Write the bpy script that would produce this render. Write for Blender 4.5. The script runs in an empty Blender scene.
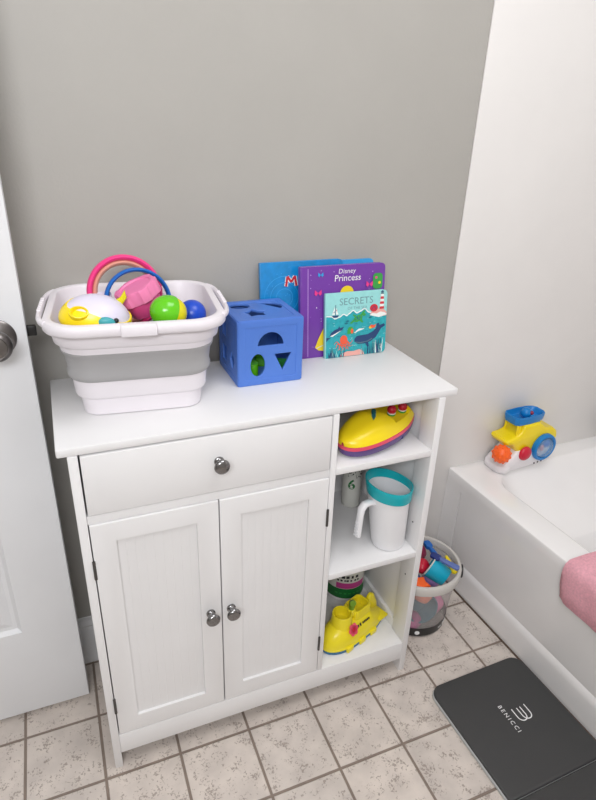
import bpy, bmesh, math, random
from mathutils import Vector, Matrix
PI = math.pi
SC = bpy.context.scene
COL = SC.collection
rnd = random.Random(7)

# ------------------------------------------------------------------ materials
def lin(c):
    return tuple(((v/255)/12.92 if v/255 <= .04045 else ((v/255+.055)/1.055)**2.4) for v in c)

def P(name, rgb, rough=.5, metal=0., bump=0., bscale=60., spec=.5, coat=0., alpha=1., trans=0., sss=0., var=0., vscale=8.):
    m = bpy.data.materials.new(name); m.use_nodes = True
    nt = m.node_tree; b = nt.nodes['Principled BSDF']
    c = lin(rgb)
    b.inputs['Base Color'].default_value = (*c, 1)
    b.inputs['Roughness'].default_value = rough
    b.inputs['Metallic'].default_value = metal
    b.inputs['Specular IOR Level'].default_value = spec
    b.inputs['Coat Weight'].default_value = coat
    b.inputs['Coat Roughness'].default_value = .15
    b.inputs['Alpha'].default_value = alpha
    b.inputs['Transmission Weight'].default_value = trans
    if sss:
        b.inputs['Subsurface Weight'].default_value = sss
        b.inputs['Subsurface Radius'].default_value = (.01, .01, .01)
    tc = nt.nodes.new('ShaderNodeTexCoord')
    n = nt.nodes.new('ShaderNodeTexNoise'); n.inputs['Scale'].default_value = vscale
    n.inputs['Detail'].default_value = 4
    nt.links.new(tc.outputs['Object'], n.inputs['Vector'])
    r = nt.nodes.new('ShaderNodeValToRGB')
    v = var if var else .015
    r.color_ramp.elements[0].position = .3; r.color_ramp.elements[1].position = .7
    r.color_ramp.elements[0].color = (*[max(0, x*(1-v)) for x in c], 1)
    r.color_ramp.elements[1].color = (*[min(1, x*(1+v)) for x in c], 1)
    nt.links.new(n.outputs['Fac'], r.inputs['Fac']); nt.links.new(r.outputs['Color'], b.inputs['Base Color'])
    if bump:
        n2 = nt.nodes.new('ShaderNodeTexNoise'); n2.inputs['Scale'].default_value = bscale
        n2.inputs['Detail'].default_value = 3
        nt.links.new(tc.outputs['Object'], n2.inputs['Vector'])
        bp = nt.nodes.new('ShaderNodeBump'); bp.inputs['Strength'].default_value = bump
        bp.inputs['Distance'].default_value = .002
        nt.links.new(n2.outputs['Fac'], bp.inputs['Height']); nt.links.new(bp.outputs['Normal'], b.inputs['Normal'])
    return m

M = {}
M['wall'] = P('grey_wall_paint', (172, 169, 163), .55, bump=.15, bscale=220)
M['ceil'] = P('ceiling_paint', (236, 234, 230), .8)
M['white_wall'] = P('white_room_paint', (226, 223, 218), .7)
M['surround'] = P('surround_acrylic', (230, 227, 224), .42, bump=.03, bscale=6)
M['cab'] = P('white_cabinet_paint', (234, 233, 233), .42, bump=.04, bscale=120)
M['cab_panel'] = P('white_beadboard_paint', (232, 231, 231), .45, bump=.04, bscale=120)
M['door'] = P('white_door_paint', (229, 230, 232), .42, bump=.04, bscale=90)
M['base'] = P('white_trim_paint', (228, 228, 228), .45)
M['tub'] = P('tub_enamel', (243, 241, 240), .16, coat=.3)
M['knob'] = P('black_nickel', (140, 139, 140), .18, metal=1.)
M['nickel'] = P('satin_nickel', (128, 124, 122), .33, metal=1.)
M['black'] = P('black_metal', (24, 23, 23), .4)
M['hinge'] = P('hinge_metal', (88, 86, 84), .4, metal=.7)
M['mat'] = P('charcoal_pad', (66, 66, 66), .62, bump=.15, bscale=300, spec=.35)
M['mat_edge'] = P('grey_pad_edge', (188, 190, 190), .6)
M['print_white'] = P('white_print', (238, 238, 238), .5)
M['basin_white'] = P('basin_white_plastic', (236, 231, 236), .38)
M['basin_grey'] = P('basin_grey_rubber', (168, 167, 168), .5)
M['blue_sorter'] = P('sorter_blue', (80, 124, 208), .42, bump=.25, bscale=420)
M['yellow'] = P('toy_yellow', (250, 222, 24), .28)
M['yellow2'] = P('toy_yellow_soft', (242, 224, 38), .3)
M['pink'] = P('toy_hot_pink', (248, 66, 140), .35)
M['peach'] = P('toy_peach', (222, 158, 138), .45)
M['ltpink'] = P('toy_light_pink', (238, 130, 178), .4)
M['dkpink'] = P('toy_rose', (216, 76, 138), .4)
M['blue'] = P('toy_blue', (22, 104, 190), .35)
M['tugblue'] = P('tug_blue', (14, 126, 200), .35)
M['dblue'] = P('ball_blue', (24, 74, 196), .3)
M['green'] = P('egg_green', (98, 196, 26), .18)
M['eggyel'] = P('egg_yellow', (228, 216, 22), .25)
M['lilac'] = P('toy_lilac_white', (222, 216, 234), .4)
M['teal'] = P('toy_teal', (60, 160, 168), .4)
M['cyan'] = P('toy_cyan', (20, 170, 200), .35)
M['aqua'] = P('pitcher_teal', (20, 176, 186), .35)
M['pitcher'] = P('pitcher_white', (240, 240, 242), .35)
M['purple'] = P('boat_purple', (92, 66, 132), .35)
M['boatpink'] = P('boat_pink', (238, 84, 110), .35)
M['red'] = P('toy_red', (206, 30, 58), .35)
M['orange'] = P('toy_orange', (255, 104, 30), .4)
M['toywhite'] = P('toy_white', (240, 236, 238), .35)
M['subblue'] = P('sub_blue', (36, 106, 150), .4)
M['subgreen'] = P('sub_green', (110, 150, 36), .3)
M['dkgreen'] = P('label_green', (16, 110, 48), .4)
M['magenta'] = P('label_magenta', (190, 62, 138), .4)
M['dark'] = P('dark_print', (34, 34, 38), .5)
M['cream'] = P('label_cream', (214, 214, 206), .4)
M['dome'] = P('clear_dome', (150, 190, 225), .08, alpha=.42)
M['bucket'] = P('frosted_plastic', (222, 218, 216), .3, alpha=.2)
M['bucket_rim'] = P('frosted_rim', (214, 210, 204), .4, alpha=.9)
M['band'] = P('black_label', (22, 22, 24), .35)
M['salmon'] = P('toy_salmon', (240, 140, 110), .5)
M['violet'] = P('toy_violet', (128, 80, 190), .45)
M['maroon'] = P('toy_maroon', (140, 40, 72), .5)
M['navy'] = P('toy_navy', (34, 52, 120), .45)
M['steel'] = P('toy_steelblue', (96, 116, 176), .45)
M['towel'] = P('pink_terry', (238, 176, 188), .95, bump=1., bscale=520, spec=.1, var=.1, vscale=180)
M['bk_purple'] = P('book_purple', (112, 54, 158), .3, coat=.3)
M['bk_blue'] = P('book_blue', (10, 134, 200), .3, coat=.3, var=.12, vscale=60)
M['bk_blue2'] = P('book_light_blue', (52, 158, 220), .35)
M['bk_sky'] = P('book_sky', (150, 214, 212), .35, coat=.2, var=.05, vscale=80)
M['bk_sea'] = P('book_sea', (40, 164, 174), .35, coat=.2, var=.14, vscale=90)
M['bk_spine'] = P('book_pages', (206, 206, 212), .6)
M['a_navy'] = P('art_navy', (36, 66, 112), .4)
M['a_green'] = P('art_green', (58, 158, 72), .4)
M['a_red'] = P('art_red', (204, 44, 60), .4)
M['a_coral'] = P('art_coral', (236, 92, 62), .4)
M['a_white'] = P('art_white', (236, 238, 234), .4)
M['a_pinksand'] = P('art_sand', (232, 170, 160), .4)
M['a_pink'] = P('art_pink', (232, 60, 140), .4)
M['a_yellow'] = P('art_yellow', (238, 206, 40), .4)
M['a_dkteal'] = P('art_dark_teal', (24, 110, 130), .4)
M['a_slate'] = P('art_slate', (84, 118, 128), .4)
M['a_title'] = P('art_pale_slate', (112, 150, 156), .4)
M['a_lav'] = P('art_lavender', (190, 150, 220), .4)
M['stone_dark'] = P('bottle_dark', (70, 78, 82), .35)

def floor_mat():
    m = bpy.data.materials.new('ceramic_floor_tile'); m.use_nodes = True
    nt = m.node_tree; N = nt.nodes; L = nt.links; b = N['Principled BSDF']
    g = N.new('ShaderNodeNewGeometry')
    mp = N.new('ShaderNodeMapping'); mp.inputs['Location'].default_value = (.0222, .0168, 0)
    L.new(g.outputs['Position'], mp.inputs['Vector'])
    br = N.new('ShaderNodeTexBrick'); br.offset = 0; br.squash = 1
    br.inputs['Scale'].default_value = 1; br.inputs['Brick Width'].default_value = .164
    br.inputs['Row Height'].default_value = .164; br.inputs['Mortar Size'].default_value = .0036
    br.inputs['Mortar Smooth'].default_value = .35; br.inputs['Bias'].default_value = 0
    br.inputs['Color1'].default_value = (*lin((218, 208, 199)), 1)
    br.inputs['Color2'].default_value = (*lin((211, 202, 194)), 1)
    br.inputs['Mortar'].default_value = (*lin((140, 126, 115)), 1)
    L.new(mp.outputs['Vector'], br.inputs['Vector'])
    # cloudy tone
    n1 = N.new('ShaderNodeTexNoise'); n1.inputs['Scale'].default_value = 16; n1.inputs['Detail'].default_value = 5
    L.new(g.outputs['Position'], n1.inputs['Vector'])
    r1 = N.new('ShaderNodeValToRGB'); r1.color_ramp.elements[0].position = .32; r1.color_ramp.elements[1].position = .68
    r1.color_ramp.elements[0].color = (.86, .85, .85, 1); r1.color_ramp.elements[1].color = (1.06, 1.05, 1.04, 1)
    L.new(n1.outputs['Fac'], r1.inputs['Fac'])
    # pits, clustered
    n2 = N.new('ShaderNodeTexNoise'); n2.inputs['Scale'].default_value = 190; n2.inputs['Detail'].default_value = 3
    n2.inputs['Distortion'].default_value = .8
    L.new(g.outputs['Position'], n2.inputs['Vector'])
    n3 = N.new('ShaderNodeTexNoise'); n3.inputs['Scale'].default_value = 30; n3.inputs['Detail'].default_value = 2
    L.new(g.outputs['Position'], n3.inputs['Vector'])
    mul = N.new('ShaderNodeMath'); mul.operation = 'MULTIPLY_ADD'
    L.new(n3.outputs['Fac'], mul.inputs[0]); mul.inputs[1].default_value = .70
    L.new(n2.outputs['Fac'], mul.inputs[2])
    r2 = N.new('ShaderNodeValToRGB'); r2.color_ramp.elements[0].position = .972; r2.color_ramp.elements[1].position = 1.0
    sb = N.new('ShaderNodeMapRange'); sb.inputs['From Min'].default_value = .0; sb.inputs['From Max'].default_value = 1.
    L.new(mul.outputs[0], r2.inputs['Fac'])
    mx = N.new('ShaderNodeMixRGB'); mx.blend_type = 'MULTIPLY'; mx.inputs[0].default_value = 1
    L.new(br.outputs['Color'], mx.inputs[1]); L.new(r1.outputs['Color'], mx.inputs[2])
    mx2 = N.new('ShaderNodeMixRGB'); mx2.blend_type = 'MIX'
    mx2.inputs[2].default_value = (*lin((128, 112, 102)), 1)
    nf = N.new('ShaderNodeMath'); nf.operation = 'MULTIPLY'
    inv = N.new('ShaderNodeMath'); inv.operation = 'SUBTRACT'; inv.inputs[0].default_value = 1
    L.new(br.outputs['Fac'], inv.inputs[1])
    L.new(r2.outputs['Color'], nf.inputs[0]); L.new(inv.outputs[0], nf.inputs[1])
    sc = N.new('ShaderNodeMath'); sc.operation = 'MULTIPLY'; sc.inputs[1].default_value = .55
    L.new(nf.outputs[0], sc.inputs[0]); L.new(sc.outputs[0], mx2.inputs[0]); L.new(mx.outputs[0], mx2.inputs[1])
    L.new(mx2.outputs[0], b.inputs['Base Color'])
    b.inputs['Roughness'].default_value = .42
    bp = N.new('ShaderNodeBump'); bp.invert = True; bp.inputs['Strength'].default_value = .7; bp.inputs['Distance'].default_value = .003
    ad = N.new('ShaderNodeMath'); ad.operation = 'MULTIPLY_ADD'; ad.inputs[1].default_value = .18
    L.new(nf.outputs[0], ad.inputs[0]); L.new(br.outputs['Fac'], ad.inputs[2])
    L.new(ad.outputs[0], bp.inputs['Height']); L.new(bp.outputs['Normal'], b.inputs['Normal'])
    return m
M['floor'] = floor_mat()

# ------------------------------------------------------------------ mesh helpers
def merge(dst, src, mat=None):
    if mat is not None: src.transform(mat)
    me = bpy.data.meshes.new('tmp'); src.to_mesh(me); src.free()
    dst.from_mesh(me); bpy.data.meshes.remove(me)

def T(x=0, y=0, z=0): return Matrix.Translation((x, y, z))
def RX(a): return Matrix.Rotation(a, 4, 'X')
def RY(a): return Matrix.Rotation(a, 4, 'Y')
def RZ(a): return Matrix.Rotation(a, 4, 'Z')
def SCL(x, y, z): return Matrix.Diagonal((x, y, z, 1))

def new(): return bmesh.new()
def setmi(b, mi):
    for f in b.faces: f.material_index = mi

def box(bm, x0, x1, y0, y1, z0, z1, bev=.0015, mi=0, mat=None, seg=2):
    b = new()
    bmesh.ops.create_cube(b, size=1, matrix=T((x0+x1)/2, (y0+y1)/2, (z0+z1)/2) @ SCL(x1-x0, y1-y0, z1-z0))
    if bev: bmesh.ops.bevel(b, geom=b.edges[:], offset=bev, segments=seg, profile=.5, affect='EDGES')
    setmi(b, mi); merge(bm, b, mat); return bm

def loft(bm, rings, mi=0, cap0=True, cap1=True, closed=True, mat=None, mis=None):
    b = new(); vr = [[b.verts.new(p) for p in r] for r in rings]
    n = len(rings[0])
    for i in range(len(vr)-1):
        for j in range(n if closed else n-1):
            k = (j+1) % n
            try:
                f = b.faces.new((vr[i][j], vr[i][k], vr[i+1][k], vr[i+1][j]))
                f.material_index = mis[i] if mis else mi
            except ValueError: pass
    if closed and cap0:
        f = b.faces.new(list(reversed(vr[0]))); f.material_index = mis[0] if mis else mi
    if closed and cap1:
        f = b.faces.new(vr[-1]); f.material_index = mis[-1] if mis else mi
    bmesh.ops.recalc_face_normals(b, faces=b.faces[:])
    merge(bm, b, mat); return bm

def lathe(bm, prof, n=40, mi=0, mat=None, mis=None, cap0=True, cap1=True):
    rings = [[(r*math.cos(2*PI*j/n), r*math.sin(2*PI*j/n), z) for j in range(n)] for r, z in prof]
    return loft(bm, rings, mi, cap0, cap1, True, mat, mis)

def rrect(w, d, r, z, n=8, cx=0, cy=0):
    pts = []
    for (sx, sy, a0) in ((1, 1, 0), (-1, 1, PI/2), (-1, -1, PI), (1, -1, 1.5*PI)):
        for i in range(n+1):
            a = a0+PI/2*i/n
            pts.append((cx+sx*(w/2-r)+r*math.cos(a), cy+sy*(d/2-r)+r*math.sin(a), z))
    return pts

def tube(bm, path, rad, n=12, mi=0, closed=False, mat=None, flat=(1, 1)):
    b = new(); pts = [Vector(p) for p in path]; m = len(pts)
    rads = rad if isinstance(rad, (list, tuple)) else [rad]*m
    rings = []; up = None
    for i, p in enumerate(pts):
        if closed: t = (pts[(i+1) % m]-pts[i-1]).normalized()
        else: t = (pts[min(i+1, m-1)]-pts[max(i-1, 0)]).normalized()
        if up is None:
            up = Vector((0, 0, 1)) if abs(t.z) < .9 else Vector((0, 1, 0))
        up = (up-t*up.dot(t)).normalized(); s = t.cross(up)
        rings.append([b.verts.new(p+(s*math.cos(2*PI*j/n)*flat[0]+up*math.sin(2*PI*j/n)*flat[1])*rads[i]) for j in range(n)])
    for i in range(m if closed else m-1):
        for j in range(n):
            k = (j+1) % n; q = rings[(i+1) % m]
            b.faces.new((rings[i][j], rings[i][k], q[k], q[j]))
    if not closed:
        b.faces.new(list(reversed(rings[0]))); b.faces.new(rings[-1])
    bmesh.ops.recalc_face_normals(b, faces=b.faces[:])
    setmi(b, mi); merge(bm, b, mat); return bm

def prism(bm, pts, h, bev=0, mi=0, mat=None, seg=3):
    b = new(); vs = [b.verts.new((p[0], p[1], 0)) for p in pts]
    f = b.faces.new(vs)
    r = bmesh.ops.extrude_face_region(b, geom=[f])
    for v in r['geom']:
        if isinstance(v, bmesh.types.BMVert): v.co.z += h
    bmesh.ops.recalc_face_normals(b, faces=b.faces[:])
    if bev:
        es = [e for e in b.edges if abs(e.verts[0].co.z-e.verts[1].co.z) < 1e-6]
        bmesh.ops.bevel(b, geom=es, offset=bev, segments=seg, profile=.5, affect='EDGES')
    setmi(b, mi); merge(bm, b, mat); return bm

def ball(bm, r, mi=0, mat=None, u=24, v=14):
    b = new(); bmesh.ops.create_uvsphere(b, u_segments=u, v_segments=v, radius=r)
    setmi(b, mi); merge(bm, b, mat); return bm

def curve_bm(loops, ext, bev=0, mi=0):
    cu = bpy.data.curves.new('c', 'CURVE'); cu.dimensions = '2D'; cu.fill_mode = 'BOTH'
    cu.extrude = ext; cu.bevel_depth = bev; cu.bevel_resolution = 2
    for lp in loops:
        s = cu.splines.new('POLY'); s.points.add(len(lp)-1); s.use_cyclic_u = True
        for q, p in zip(s.points, lp): q.co = (p[0], p[1], 0, 1)
    return _cu(cu, mi)

def text_bm(s, size, ext=.0002, mi=0, shear=0, spacing=1., ax='CENTER', offset=0):
    cu = bpy.data.curves.new('t', 'FONT'); cu.body = s; cu.size = size; cu.extrude = ext
    cu.align_x = ax; cu.align_y = 'CENTER'; cu.shear = shear; cu.space_character = spacing; cu.offset = offset
    cu.resolution_u = 3
    return _cu(cu, mi)

def _cu(cu, mi):
    o = bpy.data.objects.new('tmpc', cu); COL.objects.link(o)
    dg = bpy.context.evaluated_depsgraph_get(); dg.update()
    me = bpy.data.meshes.new_from_object(o.evaluated_get(dg))
    b = new(); b.from_mesh(me); setmi(b, mi)
    bpy.data.objects.remove(o); bpy.data.curves.remove(cu); bpy.data.meshes.remove(me)
    return b

def obj(name, bm, mats, parent=None, smooth=True, angle=40, label=None):
    bmesh.ops.remove_doubles(bm, verts=bm.verts[:], dist=1e-6)
    for f in bm.faces: f.smooth = smooth
    if smooth:
        ca = math.radians(angle)
        for e in bm.edges:
            if len(e.link_faces) == 2:
                e.smooth = e.calc_face_angle(0) < ca
            else: e.smooth = False
    me = bpy.data.meshes.new(name); bm.to_mesh(me); bm.free()
    for m in (mats if isinstance(mats, (list, tuple)) else [mats]): me.materials.append(M[m] if isinstance(m, str) else m)
    o = bpy.data.objects.new(name, me); COL.objects.link(o)
    if parent: o.parent = parent
    if label: o['label'] = label
    return o

def thing(name, label, cat, loc=(0, 0, 0), rot=(0, 0, 0), group=None):
    o = bpy.data.objects.new(name, None); COL.objects.link(o)
    o.empty_display_size = .02
    o.location = loc; o.rotation_euler = rot; o['label'] = label; o['category'] = cat
    if group: o['group'] = group
    return o

def struct(name, bm, m, parent=None, **k):
    o = obj(name, bm, m, parent, **k)
    if parent is None: o['kind'] = 'structure'
    return o

def tag(o, label, cat, group=None):
    o['label'] = label; o['category'] = cat
    if group: o['group'] = group
    return o

# ------------------------------------------------------------------ room
WY = .33                                      # back wall plane
XL, XR, YF, ZC = -1.0, 1.905, -1.75, 2.42
b = new(); box(b, XL, XR, YF, WY+.1, -.08, 0, 0); struct('floor', b, 'floor', smooth=False)
b = new(); box(b, XL-.1, XR+.1, YF-.1, WY+.1, ZC, ZC+.08, 0); struct('ceiling', b, 'ceil', smooth=False)
b = new(); box(b, XL-.1, XR+.1, WY, WY+.1, 0, ZC, 0); struct('wall_back', b, 'wall', smooth=False)
b = new(); box(b, XL-.1, XL, YF, WY, 0, ZC, 0); struct('wall_left', b, 'wall', smooth=False)
b = new(); box(b, XR, XR+.1, YF, WY, 0, ZC, 0); struct('wall_right', b, 'surround', smooth=False)
b = new(); box(b, XL-.1, XR+.1, YF-.1, YF, 0, ZC, 0); struct('wall_front', b, 'white_wall', smooth=False)
# tub surround panel on the back wall
b = new(); box(b, .972, XR, WY-.005, WY, 0, 2.15, .0015); struct('trim_1', b, 'surround')
# baseboard with a stepped moulding
prof = [(0, 0), (-.0145, 0), (-.0145, .018), (-.012, .024), (-.011, .028), (-.011, .122), (-.0085, .128), (-.0095, .134), (-.0065, .142), (-.004, .146), (-.0035, .155), (0, .158)]
def baseboard(x0, x1):
    bb = new(); loft(bb, [[(x, WY+p[0], p[1]*.93) for p in prof] for x in (x0, x1)]); return bb
struct('baseboard_back', baseboard(XL, .972), 'base', angle=25)

# door standing open along the wall
def build_door():
    x0, x1, y0, y1, z0, z1 = -.84, -.040, .208, .243, .013, 2.03
    holes = []
    px = [(-.73, -.50), (-.38, -.152)]; pz = [(.262, .80), (1.06, 1.55), (1.65, 1.93)]
    bb = new()
    outer = [(x0, z0), (x1, z0), (x1, z1), (x0, z1)]
    loops = [outer]
    for a, c in px:
        for d, e in pz: loops.append([(a, d), (c, d), (c, e), (a, e)])
    slab = curve_bm(loops, (y1-y0)/2-.002, .002)
    merge(bb, slab, T(0, (y0+y1)/2, 0) @ RX(PI/2))
    d = struct('door_1', bb, 'door')
    for a, c in px:
        for dz, e in pz:
            w, h = c-a, e-dz; cx, cz = (a+c)/2, (dz+e)/2
            pb = new()
            steps = [(0, .0), (.004, .004), (.010, .009), (.014, .009), (.018, .010), (.034, .004), (.036, .004)]
            rings = []
            for ins, dep in steps:
                hw, hh = w/2-ins, h/2-ins
                rings.append([(cx-hw, y0+dep, cz-hh), (cx+hw, y0+dep, cz-hh), (cx+hw, y0+dep, cz+hh), (cx-hw, y0+dep, cz+hh)])
            rings.append([(p[0], y1-.004, p[2]) for p in rings[0]])
            rings = [rings[-1]]+rings[:-1]
            loft(pb, rings)
            obj('panel', pb, 'door', d, angle=20)
    kx, kz = -.089, .955
    kb = new()
    lathe(kb, [(.034, 0), (.034, .003), (.031, .006), (.022, .009), (.014, .012), (.0125, .028), (.016, .033), (.025, .037), (.0285, .043),
               (.0285, .050), (.026, .056), (.021, .0595), (.0195, .0585), (.014, .0605), (.006, .061), (.0055, .0585), (.0005, .0585)], 48, mat=T(kx, y0, kz) @ RX(PI/2))
    obj('door_handle', kb, 'nickel', d, label='round satin nickel knob')
    lb = new(); box(lb, x1-.002, x1+.018, .221, .233, kz-.007, kz+.012, .002)
    obj('latch', lb, 'black', d, label='black spring latch on the door edge')
build_door()

# ------------------------------------------------------------------ camera
cam = bpy.data.cameras.new('camera'); co = bpy.data.objects.new('camera', cam); COL.objects.link(co)
R = ((0.925, -0.378, 0.033), (-0.135, -0.411, -0.902), (0.355, 0.83, -0.431))
x = Vector(R[0]).normalized(); z = -Vector(R[2]).normalized(); y = z.cross(x).normalized(); x = y.cross(z)
mw = Matrix(((x.x, y.x, z.x, .022), (x.y, y.y, z.y, -.906), (x.z, y.z, z.z, 1.323), (0, 0, 0, 1)))
co.matrix_world = mw
cam.sensor_fit = 'HORIZONTAL'; cam.sensor_width = 36; cam.lens = 587.6/596*36; cam.clip_start = .01
SC.camera = co

#@@CABINET
def build_cabinet():
    t = thing('storage_cabinet', 'white wooden storage cabinet with a drawer, two doors and three open shelves', 'cabinet')
    XO0, XO1, D = 0, .747, .300
    b = new(); box(b, -.016, .776, .001, .305, .808, .824, .003); obj('top', b, 'cab', t)
    for nm, xa, xb in (('side_panel', 0, .0165), ('side_panel', .7305, .747)):
        s = 1 if xa == 0 else -1
        b = new()
        box(b, xa, xb, 0, .055, 0, .808, .0015)                # front stile, down to the floor
        box(b, xa, xb, D-.04, D, 0, .808, .0015)               # rear stile
        xo = xa+.002 if s == 1 else xa+.0085                   # recessed thin field
        box(b, xo, xo+.006, .054, D-.039, .05, .808, .0005)
        box(b, xa, xb, .054, D-.039, .05, .135, .0015)         # bottom rail
        obj(nm, b, 'cab', t)
    b = new(); box(b, .487, .500, .0, D-.006, .105, .808, .0015); obj('divider', b, 'cab', t)
    b = new(); box(b, .01, .737, D-.007, D-.001, .05, .808, .0005); obj('back_panel', b, 'cab', t)
    b = new(); box(b, .0165, .487, .004, D-.007, .664, .682, .001); obj('rail', b, 'cab', t)
    b = new(); box(b, .500, .7305, .0, D-.007, .667, .683, .0015); obj('shelf', b, 'cab', t)
    b = new(); box(b, .500, .7305, .0, D-.007, .387, .403, .0015); obj('shelf', b, 'cab', t)
    b = new(); box(b, .0165, .7305, .004, D-.007, .091, .105, .001); obj('shelf', b, 'cab', t)
    b = new(); box(b, .0165, .7305, .0, .014, .046, .104, .0015); obj('bottom_rail', b, 'cab', t)
    # shelf-pin holes on the right stile
    def knob(px, pz, par):
        kb = new()
        lathe(kb, [(.0095, 0), (.0095, .003), (.0075, .004), (.0055, .008), (.0055, .013), (.008, .015), (.0135, .0185), (.0148, .022), (.0135, .0255), (.010, .0275), (.0004, .028)], 32, mat=T(px, 0, pz) @ RX(PI/2))
        obj('knob', kb, 'knob', par, label='round black nickel knob')
    # drawer
    b = new(); box(b, .0195, .4845, .0, .016, .685, .805, .0015); box(b, .03, .474, .016, .27, .69, .76, 0)
    dr = obj('drawer', b, 'cab', t); knob(.256, .751, dr)
    # doors
    for (xa, xb, kx, hx, s) in ((.0195, .2515, .229, .0175, -1), (.2560, .4845, .273, .4865, 1)):
        z0, z1 = .107, .662
        ix0, ix1, iz0, iz1 = xa+.041, xb-.041, .149, .622
        f = curve_bm([[(xa, z0), (xb, z0), (xb, z1), (xa, z1)], [(ix0, iz0), (ix1, iz0), (ix1, iz1), (ix0, iz1)]], .0070, .001)
        bb = new(); merge(bb, f, T(0, .008, 0) @ RX(PI/2))
        d = obj('door', bb, 'cab', t)
        # beadboard field
        pts = [(ix0-.004, .0135)]
        n = 9; w = (ix1-ix0)/n
        pts = [(ix0-.004, .0135), (ix1+.004, .0135), (ix1+.004, .0062)]
        for k in range(n-1, 0, -1):
            xx = ix0+k*w
            pts += [(xx+.0009, .0062), (xx, .00655), (xx-.0009, .0062)]
        pts += [(ix0-.004, .0062)]
        pb = new(); loft(pb, [[(p[0], p[1], zz) for p in pts] for zz in (iz0-.004, iz1+.004)])
        obj('panel', pb, 'cab_panel', d, angle=15)
        knob(kx, .386, d)
        for hz in ((.544, .586), (.177, .219)):
            hb = new(); lathe(hb, [(.0028, hz[0]), (.0028, hz[1])], 12, mat=T(hx, -.001, 0))
            obj('hinge', hb, 'hinge', d, label='dark metal hinge')
    # shelf-pin hole rings
    for z in (.47, .31):
        hb = new(); lathe(hb, [(.0022, 0), (.0022, .0006)], 12, mat=T(.7304, .03, z) @ RY(-PI/2)); obj('pin_hole', hb, 'hinge', t)
build_cabinet()

#@@TUB
def build_tub():
    t = thing('bathtub', 'white enamel bathtub along the right side of the room', 'bathtub', (1.057, WY-.0055, 0), (0, 0, math.radians(2.0)))
    # local: x right from apron, y negative towards the viewer, deck at z=.38
    ZD = .38; W = .785; Ld = 1.60
    def rect(x0, x1, y0, y1, r, z, n=8): return rrect(x1-x0, y1-y0, r, z, 14, (x0+x1)/2, (y0+y1)/2)
    b = new()
    rings = [rect(.0, W, -Ld, 0, .003, ZD-.05), rect(0, W, -Ld, 0, .004, ZD-.030), rect(0, W, -Ld, 0, .004, ZD-.006), rect(.0016, W-.002, -Ld+.002, -.0003, .005, ZD-.0016), rect(.006, W-.006, -Ld+.006, -.002, .007, ZD), rect(.030, W-.03, -Ld+.03, -.03, .03, ZD),
             rect(.080, W-.06, -Ld+.09, -.070, .085, ZD), rect(.086, W-.066, -Ld+.096, -.077, .085, ZD-.0015), rect(.090, W-.070, -Ld+.100, -.082, .085, ZD-.006),
             rect(.094, W-.075, -Ld+.106, -.092, .085, ZD-.018), rect(.100, W-.09, -Ld+.12, -.278, .07, .2555), rect(.101, W-.091, -Ld+.12, -.285, .07, .2520), rect(.102, W-.092, -Ld+.12, -.290, .07, .2465), rect(.105, W-.095, -Ld+.13, -.299, .07, .225),
             rect(.110, W-.104, -Ld+.134, -.330, .08, .18), rect(.13, W-.13, -Ld+.16, -.40, .10, .10), rect(.17, W-.16, -Ld+.2, -.48, .10, .075)]
    loft(b, rings, cap0=False)
    obj('tub_shell', b, 'tub', t, angle=50)
    b = new()
    loft(b, [[(.03, yy, 0), (-.005, yy, 0), (-.006, yy, .050), (-.0058, yy, .076), (-.0046, yy, .089), (-.0008, yy, .0965), (.0016, yy, .101), (.0003, yy, .110), (.0003, yy, ZD-.049), (.03, yy, ZD-.049)] for yy in (-.0715, -Ld)])
    loft(b, [[(.03, yy, 0), (-.005, yy, 0), (-.001, yy, .10), (.0003, yy, ZD-.049), (.03, yy, ZD-.049)] for yy in (-.0005, -.068)])
    box(b, .0045, .03, -.08, -.06, .0, ZD-.052, 0)
    obj('apron', b, 'tub', t, angle=30)
build_tub()

b = new(); box(b, -.0105, -.0062, -1.60, -.002, 0, .004, .0008); o = struct('trim_2', b, P('dark_sealant', (92, 74, 60), .7)); o.location = (1.057, WY-.0055, 0); o.rotation_euler = (0, 0, math.radians(2.0))
#@@OBJECTS
ZT = .824
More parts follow.
